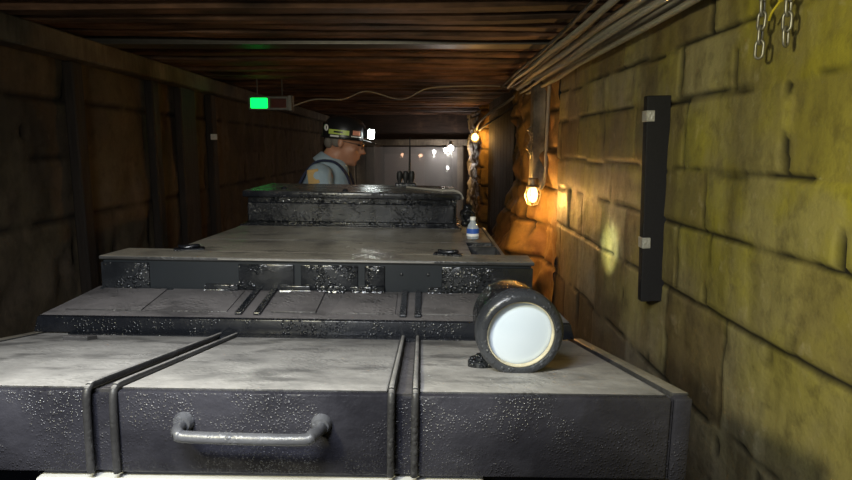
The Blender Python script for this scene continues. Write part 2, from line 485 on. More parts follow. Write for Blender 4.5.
cable([(.84, 5.3, 1.92), (.80, 6.0, 1.86), (.72, 6.9, 1.80), (.70, 7.7, 1.74), (.745, 8.6, 1.70), (.78, 9.1, 1.64)], .014, M_cable, 'pale cable sagging along the right wall towards the farther orange lamp')
cable([(.86, 5.2, 1.86), (.80, 6.2, 1.77), (.74, 7.2, 1.70), (.76, 8.4, 1.66), (.79, 9.0, 1.70)], .011, M_cabled, 'darker cable sagging below the pale one before the farther orange lamp')

# hanging conduit post with lamp
bm = B(); box(bm, (.785, 4.46, 1.14), (.875, 4.58, 1.93), .006)
tag(link('hanging_board', bm, M_pale), 'grey upright timber hanging on the right wall above the orange lamp', 'board')
cable([(.868, 4.30, 1.95), (.868, 4.34, 1.8), (.866, 4.36, 1.5), (.862, 4.38, 1.2), (.82, 4.42, 1.14)], .012, M_cable, 'grey conduit running down the hanging timber to the orange lamp')
bm = B()
for i in range(9):
    a = i*1.1; tube(bm, [(.77+.01*math.sin(a), 4.45+.01*math.cos(a), 1.36+i*.022), (.755+.016*math.sin(a+2), 4.43+.01*math.cos(a+1), 1.385+i*.022), (.77+.012*math.sin(a+4), 4.45, 1.41+i*.022)], .006, 6)
tag(link('wire_knot', bm, M_galv), 'shiny tangle of wire on the edge of the hanging grey timber', 'wire')

def lamp(loc, label, glowmat, energy, col, r=.032, sc=1.0, cage=True, off=(0, 0, -.12)):
    L = empty('mine_lamp', loc, label, 'lamp')
    bm = B(); lathe(bm, [(0, .075), (.026, .075), (.03, .07), (.03, .035), (.036, .03), (.036, .022), (0, .022)], Matrix.Scale(sc, 4), 20); auto(link('lamp_cap', bm, M_frame, L))
    bm = B(); lathe(bm, [(0, .024), (.014, .022), (r*.8, 0), (r, -.022), (r*.85, -.045), (r*.45, -.062), (0, -.066)], Matrix.Scale(sc, 4), 20); link('bulb', bm, glowmat, L, smooth=True)
    if cage:
        bm = B()
        for q in range(6):
            a = q*PI/3; R = .046*sc
            tube(bm, [(.034*sc*math.cos(a), .034*sc*math.sin(a), .025*sc), (R*math.cos(a), R*math.sin(a), -.02*sc), (.03*sc*math.cos(a), .03*sc*math.sin(a), -.075*sc), (0, 0, -.085*sc)], .0022*sc, 5)
        tube(bm, [(.046*sc*math.cos(a*PI/8), .046*sc*math.sin(a*PI/8), -.02*sc) for a in range(16)], .002*sc, 5, closed=True)
        link('cage', bm, M_galv, L)
    ld = bpy.data.lights.new('lamp_light', 'POINT'); ld.energy = energy; ld.color = col; ld.shadow_soft_size = .035
    lo = bpy.data.objects.new('lamp_light', ld); C.objects.link(lo); lo.location = off; lo.parent = L
    return L
OR = (1, .52, .13); WH = (1, .9, .82)
lamp((.79, 4.42, 1.13), 'orange caged lamp below the hanging grey timber, nearest on right wall', M_gl_orange, 14, OR, sc=1.25, off=(-.12, -.02, -.07))
lamp((.74, 8.85, 1.60), 'orange lamp farther along right wall at the end of the sagging cable', M_gl_orange, 6, OR, r=.042, sc=1.2, off=(-.02, -.15, -.05))
lamp((.52, 11.6, 1.44), 'brightest white lamp at the far end, nearest the pale right doorpost', M_gl_white, 16, WH, r=.045, sc=1.3)
lamp((.42, 11.5, 1.40), 'white lamp at the far end, just left of the brightest one', M_gl_white, 4, WH, r=.04, sc=1.0)
lamp((.27, 15, 1.34), 'white lamp hanging in the far passage, right of the pale door', M_gl_white, 14, WH, r=.045)
lamp((.64, 16, .92), 'low white lamp on the right side of the far passage', M_gl_white, 3, WH, r=.035)
lamp((-.62, 18.5, 1.22), 'faint peach lamp before the left half of the pale far door', M_gl_pink, 2, (1, .6, .4), r=.045)
lamp((-.07, 18.3, 1.20), 'peach lamp at the right edge of the pale far door', M_gl_pink, 4, (1, .6, .4), r=.06)

# black board with silver tape
pb = empty('black_post', (.866, 2.28, .868), 'matt black upright board fixed to right wall, with silver tape at top and bottom', 'post')
pb.rotation_euler = (0, math.radians(-1.2), 0)
bm = B(); box(bm, (-.042, -.02, 0), (.045, .02, .762), .003); link('board', bm, M_ply, pb)
for z in (.205, .67):
    bm = B(); vs = box(bm, (-.045, -.024, z), (-.014, .024, z+.04), .002)
    for q in range(5): box(bm, (-.043+q*.0055, -.027, z+.004+(q*17 % 5)*.005), (-.039+q*.0055, -.022, z+.017+(q*17 % 5)*.004))
    link('tape', bm, M_tape, pb)
for z in (.12, .62):
    bm = B(); box(bm, (.03, -.012, z), (.075, .012, z+.04)); link('bracket', bm, M_frame, pb)

# chains
def chain(x, y, ztop, n, label, s=1.0):
    Cn = empty('hanging_chain', (x, y, ztop), label, 'chain')
    bm = B(); pts = []
    for i in range(20):
        a = 2*PI*i/20; pts.append((.0075*math.cos(a)*s, 0, (.010*math.sin(a)+(.007 if math.sin(a) >= 0 else -.007))*s))
    tube(bm, pts, .0028*s, 7, closed=True)
    f = auto(link('link', bm, M_galv, Cn), 60)
    for i in range(n):
        o = f if i == 0 else f.copy()
        if i: C.objects.link(o); o.parent = Cn
        o.location = (0, 0, -.02-i*.0265*s); o.rotation_euler = (0, random.uniform(-.12, .12), .5+(PI/2)*(i % 2)+random.uniform(-.2, .2))
    bm = B(); tube(bm, [(0, 0, -.005), (0, 0, .02)], .004, 6); tube(bm, [(0, 0, .015), (.885-x, 0, .02)], .005, 6); link('hook', bm, M_galv, Cn)
    return Cn
chain(.845, 1.595, 2.02, 10, 'steel chain hanging on right wall, left and longer of the two', 1.3)
chain(.855, 1.50, 2.0, 9, 'steel chain hanging on right wall, right one with the yellow strap', 1.3)
bm = B(); tube(bm, curve_pts([(.86, 1.60, 1.86), (.848, 1.585, 1.835), (.85, 1.572, 1.82), (.846, 1.555, 1.832), (.85, 1.54, 1.85), (.856, 1.55, 1.872)]), .0035, 6)
tube(bm, curve_pts([(.85, 1.575, 1.822), (.845, 1.60, 1.80), (.85, 1.62, 1.785)]), .003, 6)
bmesh.ops.translate(bm, verts=bm.verts[:], vec=(0, -.05, -.03))
tag(link('yellow_strap', bm, M_yel), 'thin yellow strap looped between the two hanging chains', 'strap')

# ------------------------------------------------------------------ the locomotive
LX, LY = -.316, .94
loco = empty('mine_locomotive', (LX, LY, 0), 'black riveted mine locomotive filling the tunnel, with dusty stepped lids', 'locomotive')
loco.rotation_euler = (0, math.radians(1.0), 0)
HW = .728; Z0 = 1.066; SL = -.182; HD = .66
def hz(yl): return Z0+SL*yl
def slab(bm, x0, x1, ya, yb, ta, tb, bev=.003, mat=0):
    """slab following the hood slope: top offset ta, bottom offset tb"""
    hexa(bm, [(x0, ya, hz(ya)+tb), (x1, ya, hz(ya)+tb), (x1, yb, hz(yb)+tb), (x0, yb, hz(yb)+tb),
              (x0, ya, hz(ya)+ta), (x1, ya, hz(ya)+ta), (x1, yb, hz(yb)+ta), (x0, yb, hz(yb)+ta)], bev, mat)
# hood lids: each has a top and its own front skirt
for (a, b) in ((-HW+.03, -.240), (-.186, .240), (.292, HW-.038)):
    bm = B(); slab(bm, a, b, .001, HD, 0, -.02, .003); o = auto(link('hood_lid', bm, M_lid, loco))
bm = B()
for (a, b) in ((-HW, -.238), (-.188, .242), (.290, HW-.034)):
    box(bm, (a, -.012, .925), (b, .004, Z0-.003), .004, 2)
box(bm, (-.239, -.004, .925), (-.187, .008, Z0-.012)); box(bm, (.241, -.004, .925), (.291, .008, Z0-.012))
box(bm, (HW-.034, -.008, .925), (HW-.03, .004, Z0-.006))
box(bm, (HW-.028, -.012, .922), (HW, .02, Z0-.002), .004, 2)
auto(link('hood_front', bm, M_front, loco))
for a, b in ((-.242, -.184), (.238, .294), (HW-.04, HW-.026)):
    bm = B(); slab(bm, a, b, .006, HD, -.006, -.03, 0); link('lid_gutter', bm, M_slope, loco)
for q in (-1, 1):
    a, b = sorted((q*(HW-.028), q*HW)); c, d = sorted((q*(HW-.012), q*HW))
    bm = B(); slab(bm, a, b, .004, HD, .003, -.03)
    hexa(bm, [(c, .01, .925), (d, .01, .925), (d, HD, .80), (c, HD, .80), (c, .01, hz(.01)-.02), (d, .01, hz(.01)-.02), (d, HD, hz(HD)-.02), (c, HD, hz(HD)-.02)])
    auto(link('hood_side', bm, M_roof, loco))
for x in (-.234, -.192, .247, .285):
    bm = B()
    pts = [(x, -.016, .928), (x, -.017, 1.0), (x, -.015, Z0-.012), (x, -.006, Z0+.001), (x, .02, hz(.02)+.003), (x, .2, hz(.2)+.003), (x, .4, hz(.4)+.003), (x, HD-.01, hz(HD-.01)+.003)]
    tube(bm, curve_pts(pts, 5), .0062, 10)
    auto(link('weld_rib', bm, M_lid, loco), 60)
# underside / chassis
bm = B()
box(bm, (-.62, .05, .36), (.62, 3.5, .80), .01)
box(bm, (-.69, .05, .78), (.69, 1.1, .93)); box(bm, (-.62, .6, .78), (.62, 1.05, .96))
box(bm, (-.60, .95, .8), (.60, 2.1, 1.0), .01)
box(bm, (-.62, 2.12, .3), (-.58, 3.5, .98), .01); box(bm, (.50, 2.12, .3), (.54, 3.5, .98), .01); box(bm, (-.62, 3.46, .3), (.54, 3.5, 1.05), .01)
link('chassis', bm, M_black, loco)
bm = B(); box(bm, (-.325, -.02, .42), (.40, .052, .917), .006, 2); box(bm, (-.285+.03, -.034, .5), (.37, -.028, .86), .004)
tag(link('front_panel', bm, M_white, loco), 'white enamel panel below the hood front')
for a, b in ((-.60, -.29), (.405, .62)):
    bm = B(); box(bm, (a, .06, .36), (b, .10, .92)); link('front_plate', bm, M_black, loco)
# wheels
for yy in (.45, 1.5, 2.6):
    for s in (-1, 1):
        bm = B(); Mx = Matrix.Translation((s*.50, yy, .30)) @ RY90
        lathe(bm, [(0, -.04), (.05, -.045), (.06, -.02), (.16, -.02), (.19, -.045), (.20, .035), (.225, .04) if s < 0 else (.20, .04), (.19, .045), (0, .045)], Mx, 32)
        auto(link('wheel', bm, M_wheel, loco))
# handle
hd = B()
hx0, hx1, hzz = -.083, .136, 1.015
pts = [(hx0, -.01, hzz-.001), (hx0, -.035, hzz-.001), (hx0+.008, -.056, hzz), (hx0+.028, -.058, hzz-.004), (hx1-.028, -.062, hzz-.004), (hx1-.008, -.056, hzz), (hx1, -.035, hzz-.001), (hx1, -.01, hzz-.001)]
tube(hd, curve_pts(pts, 6), .0092, 14)
for x in (hx0, hx1): lathe(hd, [(0, .014), (.013, .012), (.016, .006), (.017, 0)], Matrix.Translation((x, -.012, hzz-.001)) @ RX90, 20)
auto(link('handle', hd, M_handle, loco), 50)
# little stop block on the left lid
bm = B(); hexa(bm, [(-.575, .50, hz(.5)-.002), (-.515, .50, hz(.5)-.002), (-.505, .53, hz(.53)-.002), (-.565, .53, hz(.53)-.002), (-.575, .50, hz(.5)+.010), (-.515, .50, hz(.5)+.010), (-.505, .53, hz(.53)+.010), (-.565, .53, hz(.53)+.010)], .002)
link('stop_block', bm, M_slope, loco)

# headlight on the hood
hxc, hyc, hzc, HR = .479, .175, 1.110, .083
hl = bpy.data.objects.new('headlight', None); C.objects.link(hl); hl.parent = loco; hl.location = (hxc, hyc, hzc); hl.rotation_euler = (math.radians(2), 0, math.radians(4))
bm = B(); lathe(bm, [(0, -.165), (.045, -.162), (.064, -.15), (.072, -.12), (.074, -.03), (.074, -.004), (.064, -.004)], RX90, 56)
lathe(bm, [(.0755, -.050), (.079, -.049), (.079, -.037), (.0755, -.036)], RX90, 56)
auto(link('housing', bm, M_beads, hl), 40)
bm = B(); prof = [(.0635, -.006), (.0635, .006), (.066, .012), (.073, .013), (.079, .008), (HR, .001), (HR, -.022), (.074, -.026)]
lathe(bm, prof, RX90, 72); auto(link('rim', bm, paint('worn_rim_paint', (.022, .024, .029), .28, 120, .5), hl), 50)
bm = B(); prof = []
for i in range(9):
    r = .0610*i/8; prof.append((r, .002-.006*(r/.0610)**2))
lathe(bm, prof+[(.0640, -.006)], RX90, 64)
link('lens', bm, M_lens, hl, smooth=True)
bm = B(); lathe(bm, [(.0638, .004), (.0638, .0075), (.0622, .0080), (.0612, -.003)], RX90, 64)
tag(auto(link('lens_ring', bm, simple('pale_gasket', (.55, .5, .36), .4, nsc=90, var=.4), hl), 60), 'pale ring round the lens')
bm = B(); lathe(bm, [(0, .026), (.010, .026), (.012, .018), (.024, .016), (.026, .010), (.026, .0), (0, -.002)], Matrix.Translation((-.062, .06, -.090)), 26)
tube(bm, [(-.062, .06, -.08), (-.045, .06, -.05)], .010, 10)
auto(link('swivel_knob', bm, M_beads, hl), 50)
bm = B(); box(bm, (-.03, .02, -.105), (.03, .08, -.068), .004); link('bracket', bm, M_black, hl)

# second step: sloping panels with front lip
LY2 = .625
bm = B()
hexa(bm, [(-.712, LY2, .955), (.712, LY2, .955), (.712, LY2+.03, .955), (-.712, LY2+.03, .955), (-.700, LY2, .997), (.700, LY2, .997), (.700, LY2+.03, 1.0), (-.700, LY2+.03, 1.0)], .003)
auto(link('lip_bar', bm, M_black, loco))
bm = B()
hexa(bm, [(-.70, LY2+.012, .975), (.70, LY2+.012, .975), (.66, .88, .99), (-.66, .88, .99), (-.70, LY2+.012, .9985), (.70, LY2+.012, .9985), (.665, .88, 1.022), (-.665, .88, 1.022)], .002)
for (a, b, h) in ((-.655, -.45, .004), (-.44, -.22, .003), (-.10, .02, .005), (.06, .235, .003), (.30, .5, .004), (.52, .64, .003)):
    zf = lambda yy: .9985+(yy-LY2-.012)*(.0235/.243)
    ya, yb = LY2+.05, .85
    hexa(bm, [(a, ya, zf(ya)-.004), (b, ya, zf(ya)-.004), (b, yb, zf(yb)-.004), (a+.02, yb, zf(yb)-.004), (a, ya, zf(ya)+h), (b, ya, zf(ya)+h), (b, yb, zf(yb)+h), (a+.02, yb, zf(yb)+h)], .0015)
auto(link('step_panel', bm, M_slope, loco))
for x in (-.205, -.155, .235, .275):
    bm = B(); zf = lambda yy: .9985+(yy-LY2-.012)*(.0235/.243)
    hexa(bm, [(x, LY2+.03, zf(LY2+.03)), (x+.018, LY2+.03, zf(LY2+.03)), (x+.018, .855, zf(.855)), (x, .855, zf(.855)), (x, LY2+.03, zf(LY2+.03)+.008), (x+.018, LY2+.03, zf(LY2+.03)+.008), (x+.018, .855, zf(.855)+.008), (x, .855, zf(.855)+.008)], .002)
    link('strap_bar', bm, M_black, loco)

# third step: wide front rail with lid on top
RW = .642; RX = -.017
bm = B(); box(bm, (-RW+.004, .862, 1.012), (RW-.004, 1.02, 1.110), .004, 2); box(bm, (-RW-.006, .85, 1.010), (-.43, .875, 1.022), .002); link('rail', bm, M_flat, loco)
bm = B()
for (a, b) in ((-RW, -.50), (-.235, -.07), (-.05, .12), (.14, .20), (.37, RW)):
    bm = B(); box(bm, (a, .855, 1.020), (b, .868, 1.100), .003, 2); auto(link('rail_patch', bm, M_beads, loco))
for (a, b) in ((-.335, -.235), (-.11, -.02), (.0, .085), (.10, .20), (.33, .40)):
    bm = B(); box(bm, (a, .846, 1.018), (b, .868, 1.038), .003, 2); tube(bm, [(a, .848, 1.020), (b, .848, 1.020)], .007, 8); auto(link('hinge', bm, M_beads, loco))
for x in (.25, .33): bm = B(); lathe(bm, [(0, .006), (.004, .005), (.006, 0)], Matrix.Translation((x, .864, 1.075)) @ RX90, 10); link('rivet', bm, M_black, loco)
bm = B(); hexa(bm, [(-RW-.003, .852, 1.108), (RW+.003, .852, 1.108), (RW+.003, .97, 1.108), (-RW+.02, .99, 1.108), (-RW-.003, .852, 1.119), (RW+.003, .852, 1.119), (RW+.003, .97, 1.120), (-RW+.02, .99, 1.120)], .003)
link('rail_top', bm, M_roof, loco)
for o_ in loco.children:
    if o_.name.split('.')[0] in ('rail', 'rail_patch', 'hinge', 'rivet', 'rail_top'): o_.location.x = RX
for o_ in loco.children:
    if o_.name.split('.')[0] in ('lip_bar', 'step_panel'): o_.location.x = -.012
bm = B(); box(bm, (-.31, .8495, 1.112), (.33, .853, 1.117)); tag(link('edge_strip', bm, M_steel, loco), 'bright bare metal edge')
# roof plate
bm = B(); hexa(bm, [(-.492, .95, 1.0), (.45, .95, 1.0), (.45, 1.66, 1.0), (-.450, 1.66, 1.0), (-.492, .95, 1.121), (.45, .95, 1.121), (.45, 1.66, 1.119), (-.450, 1.66, 1.119)], .004)
box(bm, (-.465, 1.2, 1.117), (.449, 1.204, 1.1215))
link('roof_plate', bm, M_roof, loco)
# right side ledge with an open tray
bm = B()
box(bm, (.45, .98, .97), (.56, 1.70, 1.04)); box(bm, (.45, .98, 1.04), (.56, 1.0, 1.114), .002); box(bm, (.548, 1.0, 1.04), (.562, 1.70, 1.112), .002)
box(bm, (.45, 1.17, 1.04), (.56, 1.185, 1.112), .002); box(bm, (.45, 1.29, 1.04), (.56, 1.70, 1.108), .002)
link('side_tray', bm, M_roof, loco)
bm = B()
for i in range(7): box(bm, (.455+i*.013, 1.03, 1.066), (.461+i*.013, 1.29, 1.074))
for s in (1.07, 1.13, 1.23): box(bm, (.452, s, 1.070), (.547, s+.008, 1.078))
link('grille', bm, M_black, loco)
# latches
for (x, yy, rz, nm) in ((-.440, .975, .3, 0), (.375, .955, -.2, 1)):
    bm = B(); Mx = Matrix.Translation((x, yy, 1.122)) @ Matrix.Rotation(rz, 4, 'Z')
    box(bm, (-.045, -.02, -.003), (.045, .02, .004), .002, M=Mx)
    tube(bm, [Mx @ Vector((.03*math.cos(a*PI/8), .013*math.sin(a*PI/8), .009+.002*math.sin(a))) for a in range(16)], .004, 8, closed=True)
    box(bm, (-.012, -.01, 0), (.012, .01, .013), .002, M=Mx)
    auto(link('latch', bm, M_black, loco))
# control box
bm = B(); box(bm, (-.46, 1.575, 1.112), (.455, 2.1, 1.124), .002); link('box_flange', bm, M_black, loco)
bx0, bx1, by0, by1 = -.438, .440, 1.60, 2.10
bm = B(); box(bm, (bx0+.005, by0+.012, 1.110), (bx1-.005, by1-.01, 1.25), .005, 2); link('box_body', bm, M_beads, loco)
bm = B(); box(bm, (bx0-.004, by0+.002, 1.115), (bx1+.004, by0+.012, 1.128), .002); box(bm, (bx0+.006, by0+.002, 1.135), (bx1-.014, by0+.014, 1.215), .004); link('box_front', bm, M_black, loco)
bm = B(); box(bm, (bx0-.012, by0-.006, 1.236), (bx1+.010, by1, 1.260), .004, 2); auto(link('box_lid', bm, M_black, loco))
bm = B(); box(bm, (bx0-.008, by0-.001, 1.258), (bx1+.006, by1-.004, 1.2625), .002); link('lid_sheet', bm, M_sheet, loco)
for kx, ky in ((-.03, .03), (-.30, .09)):
    bm = B(); lathe(bm, [(0, .012), (.010, .010), (.014, 0)], Matrix.Translation((kx, by0+ky, 1.262)), 12); link('lid_knob', bm, M_black, loco)
bm = B(); tube(bm, curve_pts([(.22, by0+.30, 1.267), (.30, by0+.18, 1.268), (.38, by0+.1, 1.268), (.44, by0+.05, 1.268), (.462, by0+.02, 1.24)]), .005, 8); link('lid_cable', bm, M_cable, loco)
bm = B(); box(bm, (.385, by0+.10, 1.262), (.435, by0+.16, 1.278), .004); link('catch', bm, M_steel, loco)
# lever cluster behind the box
lv = bpy.data.objects.new('lever_cluster', None); C.objects.link(lv); lv.parent = loco; lv.location = (.215, 2.05, 1.263)
bm = B(); box(bm, (-.055, -.03, -.002), (.045, .025, .014), .003); link('base', bm, M_black, lv)
for dx in (-.035, -.006, .023):
    bm = B(); tube(bm, [(dx, 0, .01), (dx, .005, .04)], .008, 10); lathe(bm, [(0, .072), (.010, .070), (.0145, .058), (.0145, .036), (.009, .02), (.008, .01)], Matrix.Translation((dx, .005, 0)), 14); auto(link('lever', bm, M_rubber, lv))
bm = B(); tube(bm, [(.012, .012, .01), (.013, .012, .12), (.012, .012, .235)], [.006, .0045, .003], 8); tag(link('rod', bm, M_rubber, lv), 'tall thin black rod')
# valve beside the box
bm = B()
for i, (dx, dy, dz, r) in enumerate(((.478, 1.66, 1.175, .028), (.492, 1.65, 1.15, .026), (.485, 1.67, 1.20, .022), (.50, 1.66, 1.128, .022), (.474, 1.64, 1.135, .02))): ell(bm, (dx, dy, dz), (r, r, r*.8), sub=2)
tube(bm, [(.486+.026*math.cos(a*PI/8), 1.632, 1.165+.026*math.sin(a*PI/8)) for a in range(16)], .005, 8, closed=True)
auto(link('valve', bm, M_beads, loco), 60)
# driver seat
bm = B(); box(bm, (-.58, 2.12, .36), (.5, 3.46, .395), .002); link('cab_floor', bm, M_wheel, loco)
bm = B(); box(bm, (-.60, 2.35, .3), (-.18, 2.95, .70), .01); link('seat_base', bm, M_black, loco)
bm = B(); box(bm, (-.60, 2.35, .70), (-.18, 2.95, .80), .02, 3); auto(link('seat_cushion', bm, M_rubber, loco))

# spray bottle on the ledge
bt = empty('bottle', (.188, 2.30, 1.104), 'clear plastic bottle with blue and white label on the locomotive ledge', 'bottle')
tb = NT('clear_plastic'); tb.set('Base Color', (.75, .82, .9)); tb.set('Transmission Weight', .6); tb.set('Roughness', .2); M_clear = tb.m
bt.scale = (.9, .9, .9)
bm = B(); lathe(bm, [(0, 0), (.024, 0), (.026, .004), (.026, .042), (.019, .058), (.012, .070), (.010, .078), (0, .078)], seg=28); auto(link('bottle_body', bm, M_clear, bt), 50)
bm = B(); lathe(bm, [(.0265, .012), (.0268, .013), (.0268, .022), (.0265, .023)], seg=28); link('label_band', bm, simple('white_label', (.8, .82, .85), .5), bt)
bm = B(); lathe(bm, [(.0265, .023), (.0268, .024), (.0268, .043), (.0265, .044)], seg=28); tag(link('label_band', bm, simple('blue_label', (.03, .10, .42), .4), bt), 'blue upper label')
bm = B(); lathe(bm, [(0, .092), (.011, .092), (.012, .090), (.012, .078), (.0, .077)], seg=20); auto(link('cap', bm, M_swhite, bt))

# rails
for x, lb in ((-.87, 'rusty steel rail on tunnel floor, on the left side of the track'), (.13, 'rusty steel rail on tunnel floor, on the right side of the track')):
    x -= .02; bm = B(); box(bm, (x-.045, -1.5, -.002), (x+.045, 12, .012)); box(bm, (x-.008, -1.5, .01), (x+.008, 12, .08)); box(bm, (x-.025, -1.5, .075), (x+.025, 12, .10), .004)
    tag(link('rail', bm, M_rust), lb, 'rail')

# ------------------------------------------------------------------ the driver
PX, PY = -.49, 3.60
person = empty('person', (PX-.09, PY, .80), 'person in pale blue shirt, dark braces and black hat with headlamp, looking down', 'person')
def rm(o, vs, sm=2):
    m = o.modifiers.new('r', 'REMESH'); m.mode = 'VOXEL'; m.voxel_size = vs; m.use_smooth_shade = True
    s = o.modifiers.new('s', 'SMOOTH'); s.factor = .5; s.iterations = sm
# local frame: origin hip on seat, +X forward, -Y is the side the camera sees
TX = Matrix.Translation((.125, 0, .672)) @ Matrix.Rotation(math.radians(12), 4, 'Y') @ Matrix.Scale(1.08, 4)   # head frame
def hp(x, y, z): return TX @ Vector((x, y, z))
HR4 = Matrix.Rotation(math.radians(12), 4, 'Y') @ Matrix.Scale(1.08, 4)
bm = B()
ell(bm, hp(-.012, 0, .022), (.096, .074, .092), HR4)          # cranium
ell(bm, hp(.030, 0, -.035), (.062, .060, .075), HR4)          # face
ell(bm, hp(.045, 0, -.085), (.042, .042, .034), HR4, 2)       # jaw
ell(bm, hp(.068, 0, -.100), (.020, .022, .018), HR4, 2)       # chin
ell(bm, hp(.082, 0, .022), (.014, .044, .014), HR4, 2)        # brow
cap(bm, hp(.088, 0, .002), hp(.112, 0, -.034), .009, .013, 6) # nose
ell(bm, hp(.098, .012, -.038), (.011, .008, .008), HR4, 2); ell(bm, hp(.098, -.012, -.038), (.011, .008, .008), HR4, 2)
ell(bm, hp(.088, 0, -.062), (.012, .024, .007), HR4, 2); ell(bm, hp(.085, 0, -.073), (.012, .021, .008), HR4, 2)
for s in (-1, 1):
    ell(bm, hp(.052, s*.042, -.03), (.026, .018, .022), HR4, 2)                     # cheek
    ell(bm, hp(-.008, s*.078, -.008), (.016, .008, .030), HR4, 2)                   # ear
    cap(bm, (.015, s*.03, .50), (.0+.06, s*.0, .60), .07, .055)
cap(bm, (.045, 0, .545), hp(-.015, 0, -.05), .058, .055)      # neck
cap(bm, (0, 0, .10), (-.005, 0, .30), .145, .14); cap(bm, (-.005, 0, .28), (.015, 0, .42), .14, .13)
for s in (-1, 1):
    cap(bm, (.0, s*.06, .46), (.02, s*.17, .48), .075, .06)
    cap(bm, (.02, s*.185, .475), (.05, s*.215, .24), .055, .045)          # upper arm
    cap(bm, (.05, s*.215, .24), (.27, s*.13, .21), .043, .030)            # forearm
    wr = Vector((.27, s*.13, .21)); pc = wr+Vector((.05, -s*.01, -.005))
    ell(bm, pc, (.048, .038, .018), None, 2)
    for q, (dy, L) in enumerate(((-.027, .030), (-.009, .036), (.009, .034), (.026, .026))):
        a = pc+Vector((.040, dy, 0)); b2 = a+Vector((L, 0, -.012)); c2 = b2+Vector((.010, 0, -.026))
        cap(bm, a, b2, .0095, .0088, 5); cap(bm, b2, c2, .0088, .0078, 5)
    a = pc+Vector((-.015, -s*.034, 0)); cap(bm, a, a+Vector((.034, -s*.016, -.008)), .011, .0095, 5); cap(bm, a+Vector((.034, -s*.016, -.008)), a+Vector((.058, -s*.012, -.018)), .0095, .008, 5)
    cap(bm, (.02, s*.09, .08), (.40, s*.11, .08), .085, .062)             # thigh
    cap(bm, (.40, s*.11, .08), (.42, s*.11, -.27), .058, .042)            # shin
    cap(bm, (.41, s*.11, -.32), (.52, s*.12, -.335), .042, .035)
body = link('body', bm, M_skin, person); rm(body, .0075, 3)
# eyes
bm = B()
for s in (-1, 1): ell(bm, hp(.083, s*.026, .002), (.010, .012, .006), HR4, 2)
link('eye', bm, simple('eye_dark', (.05, .035, .03), .2), person, smooth=True)
# hair below the hat
bm = B()
for s in (-1, 1):
    ell(bm, hp(-.03, s*.062, .0), (.035, .016, .035), HR4, 2); ell(bm, hp(-.072, s*.03, -.01), (.03, .035, .04), HR4, 2)
ell(bm, hp(-.085, 0, -.01), (.022, .04, .04), HR4, 2)
h = link('hair', bm, M_hair, person); rm(h, .006, 2)
# shirt
bm = B()
cap(bm, (0, 0, .13), (-.012, 0, .30), .160, .158); cap(bm, (-.01, 0, .28), (.02, 0, .42), .158, .142); cap(bm, (.02, 0, .40), (.045, 0, .50), .14, .105)
for s in (-1, 1):
    cap(bm, (.0, s*.05, .45), (.005, s*.165, .485), .088, .074)
    cap(bm, (.005, s*.180, .475), (.045, s*.222, .24), .074, .058); cap(bm, (.045, s*.222, .24), (.22, s*.15, .212), .056, .042)
sh = link('shirt', bm, M_shirt, person); rm(sh, .010, 4)
bm = B()   # collar
lathe(bm, [(.060, .0), (.068, .035), (.080, .030), (.104, -.022), (.098, -.028), (.066, .012), (.060, 0)], Matrix.Translation((.045, 0, .555)) @ Matrix.Rotation(math.radians(28), 4, 'Y'), 30)
o = auto(link('collar', bm, M_shirt, person), 60)
# dark braces / bib
for s in (-1, 1):
    bm = B()
    pts = [(-.168, s*.05, .22), (-.150, s*.07, .36), (-.095, s*.09, .48), (-.03, s*.10, .553), (.03, s*.10, .568), (.095, s*.09, .548), (.152, s*.08, .47), (.172, s*.075, .36), (.172, s*.07, .22)]
    cp = curve_pts(pts, 6); w = Vector((0, .022, 0)); last = None
    for i, p in enumerate(cp):
        t = (cp[min(i+1, len(cp)-1)]-cp[max(i-1, 0)]).normalized(); nn = t.cross(Vector((0, 1, 0))).normalized()
        ring = [bm.verts.new(p-w-nn*.004), bm.verts.new(p+w-nn*.004), bm.verts.new(p+w+nn*.008), bm.verts.new(p-w+nn*.008)]
        if last:
            for q in range(4): bm.faces.new((last[q], last[(q+1)%4], ring[(q+1)%4], ring[q]))
        else: bm.faces.new(ring[::-1])
        last = ring
    bm.faces.new(last); auto(link('brace_strap', bm, M_navy, person), 50)
bm = B()
cap(bm, (.01, 0, .07), (.005, 0, .16), .168, .166)
ell(bm, (.150, 0, .30), (.028, .095, .11), None, 2)
for s in (-1, 1):
    cap(bm, (.02, s*.09, .085), (.40, s*.11, .085), .096, .074); cap(bm, (.40, s*.11, .08), (.42, s*.11, -.25), .070, .058)
ov = link('overalls', bm, M_navy, person); rm(ov, .012, 3)
for s in (-1, 1):
    bm = B(); cap(bm, (.41, s*.11, -.30), (.42, s*.11, -.24), .058, .056); cap(bm, (.40, s*.11, -.325), (.53, s*.12, -.33), .052, .045)
    bt2 = link('boot', bm, M_rubber, person); rm(bt2, .009, 2)
bm = B(); Mx = Matrix.Translation((-.015, -.243, .485)) @ Matrix.Rotation(math.radians(-16), 4, 'X') @ Matrix.Rotation(math.radians(-8), 4, 'Y')
box(bm, (-.032, -.006, -.042), (.032, .012, .042), .006, 2, M=Mx)
tag(link('sleeve_patch', bm, M_patch, person), 'tan and orange patch on the sleeve')
# glasses
bm = B()
for s in (-1, 1):
    tube(bm, [hp(.100+.002*math.cos(a*PI/8), s*.030+.022*math.cos(a*PI/8), -.002+.016*math.sin(a*PI/8)) for a in range(16)], .0018, 6, closed=True)
    tube(bm, [hp(.100, s*.052, .004), hp(.06, s*.072, .006), hp(-.005, s*.080, .004)], .0018, 6)
tube(bm, [hp(.101, -.008, .002), hp(.104, 0, .004), hp(.101, .008, .002)], .0018, 6)
link('glasses', bm, M_steel, person)
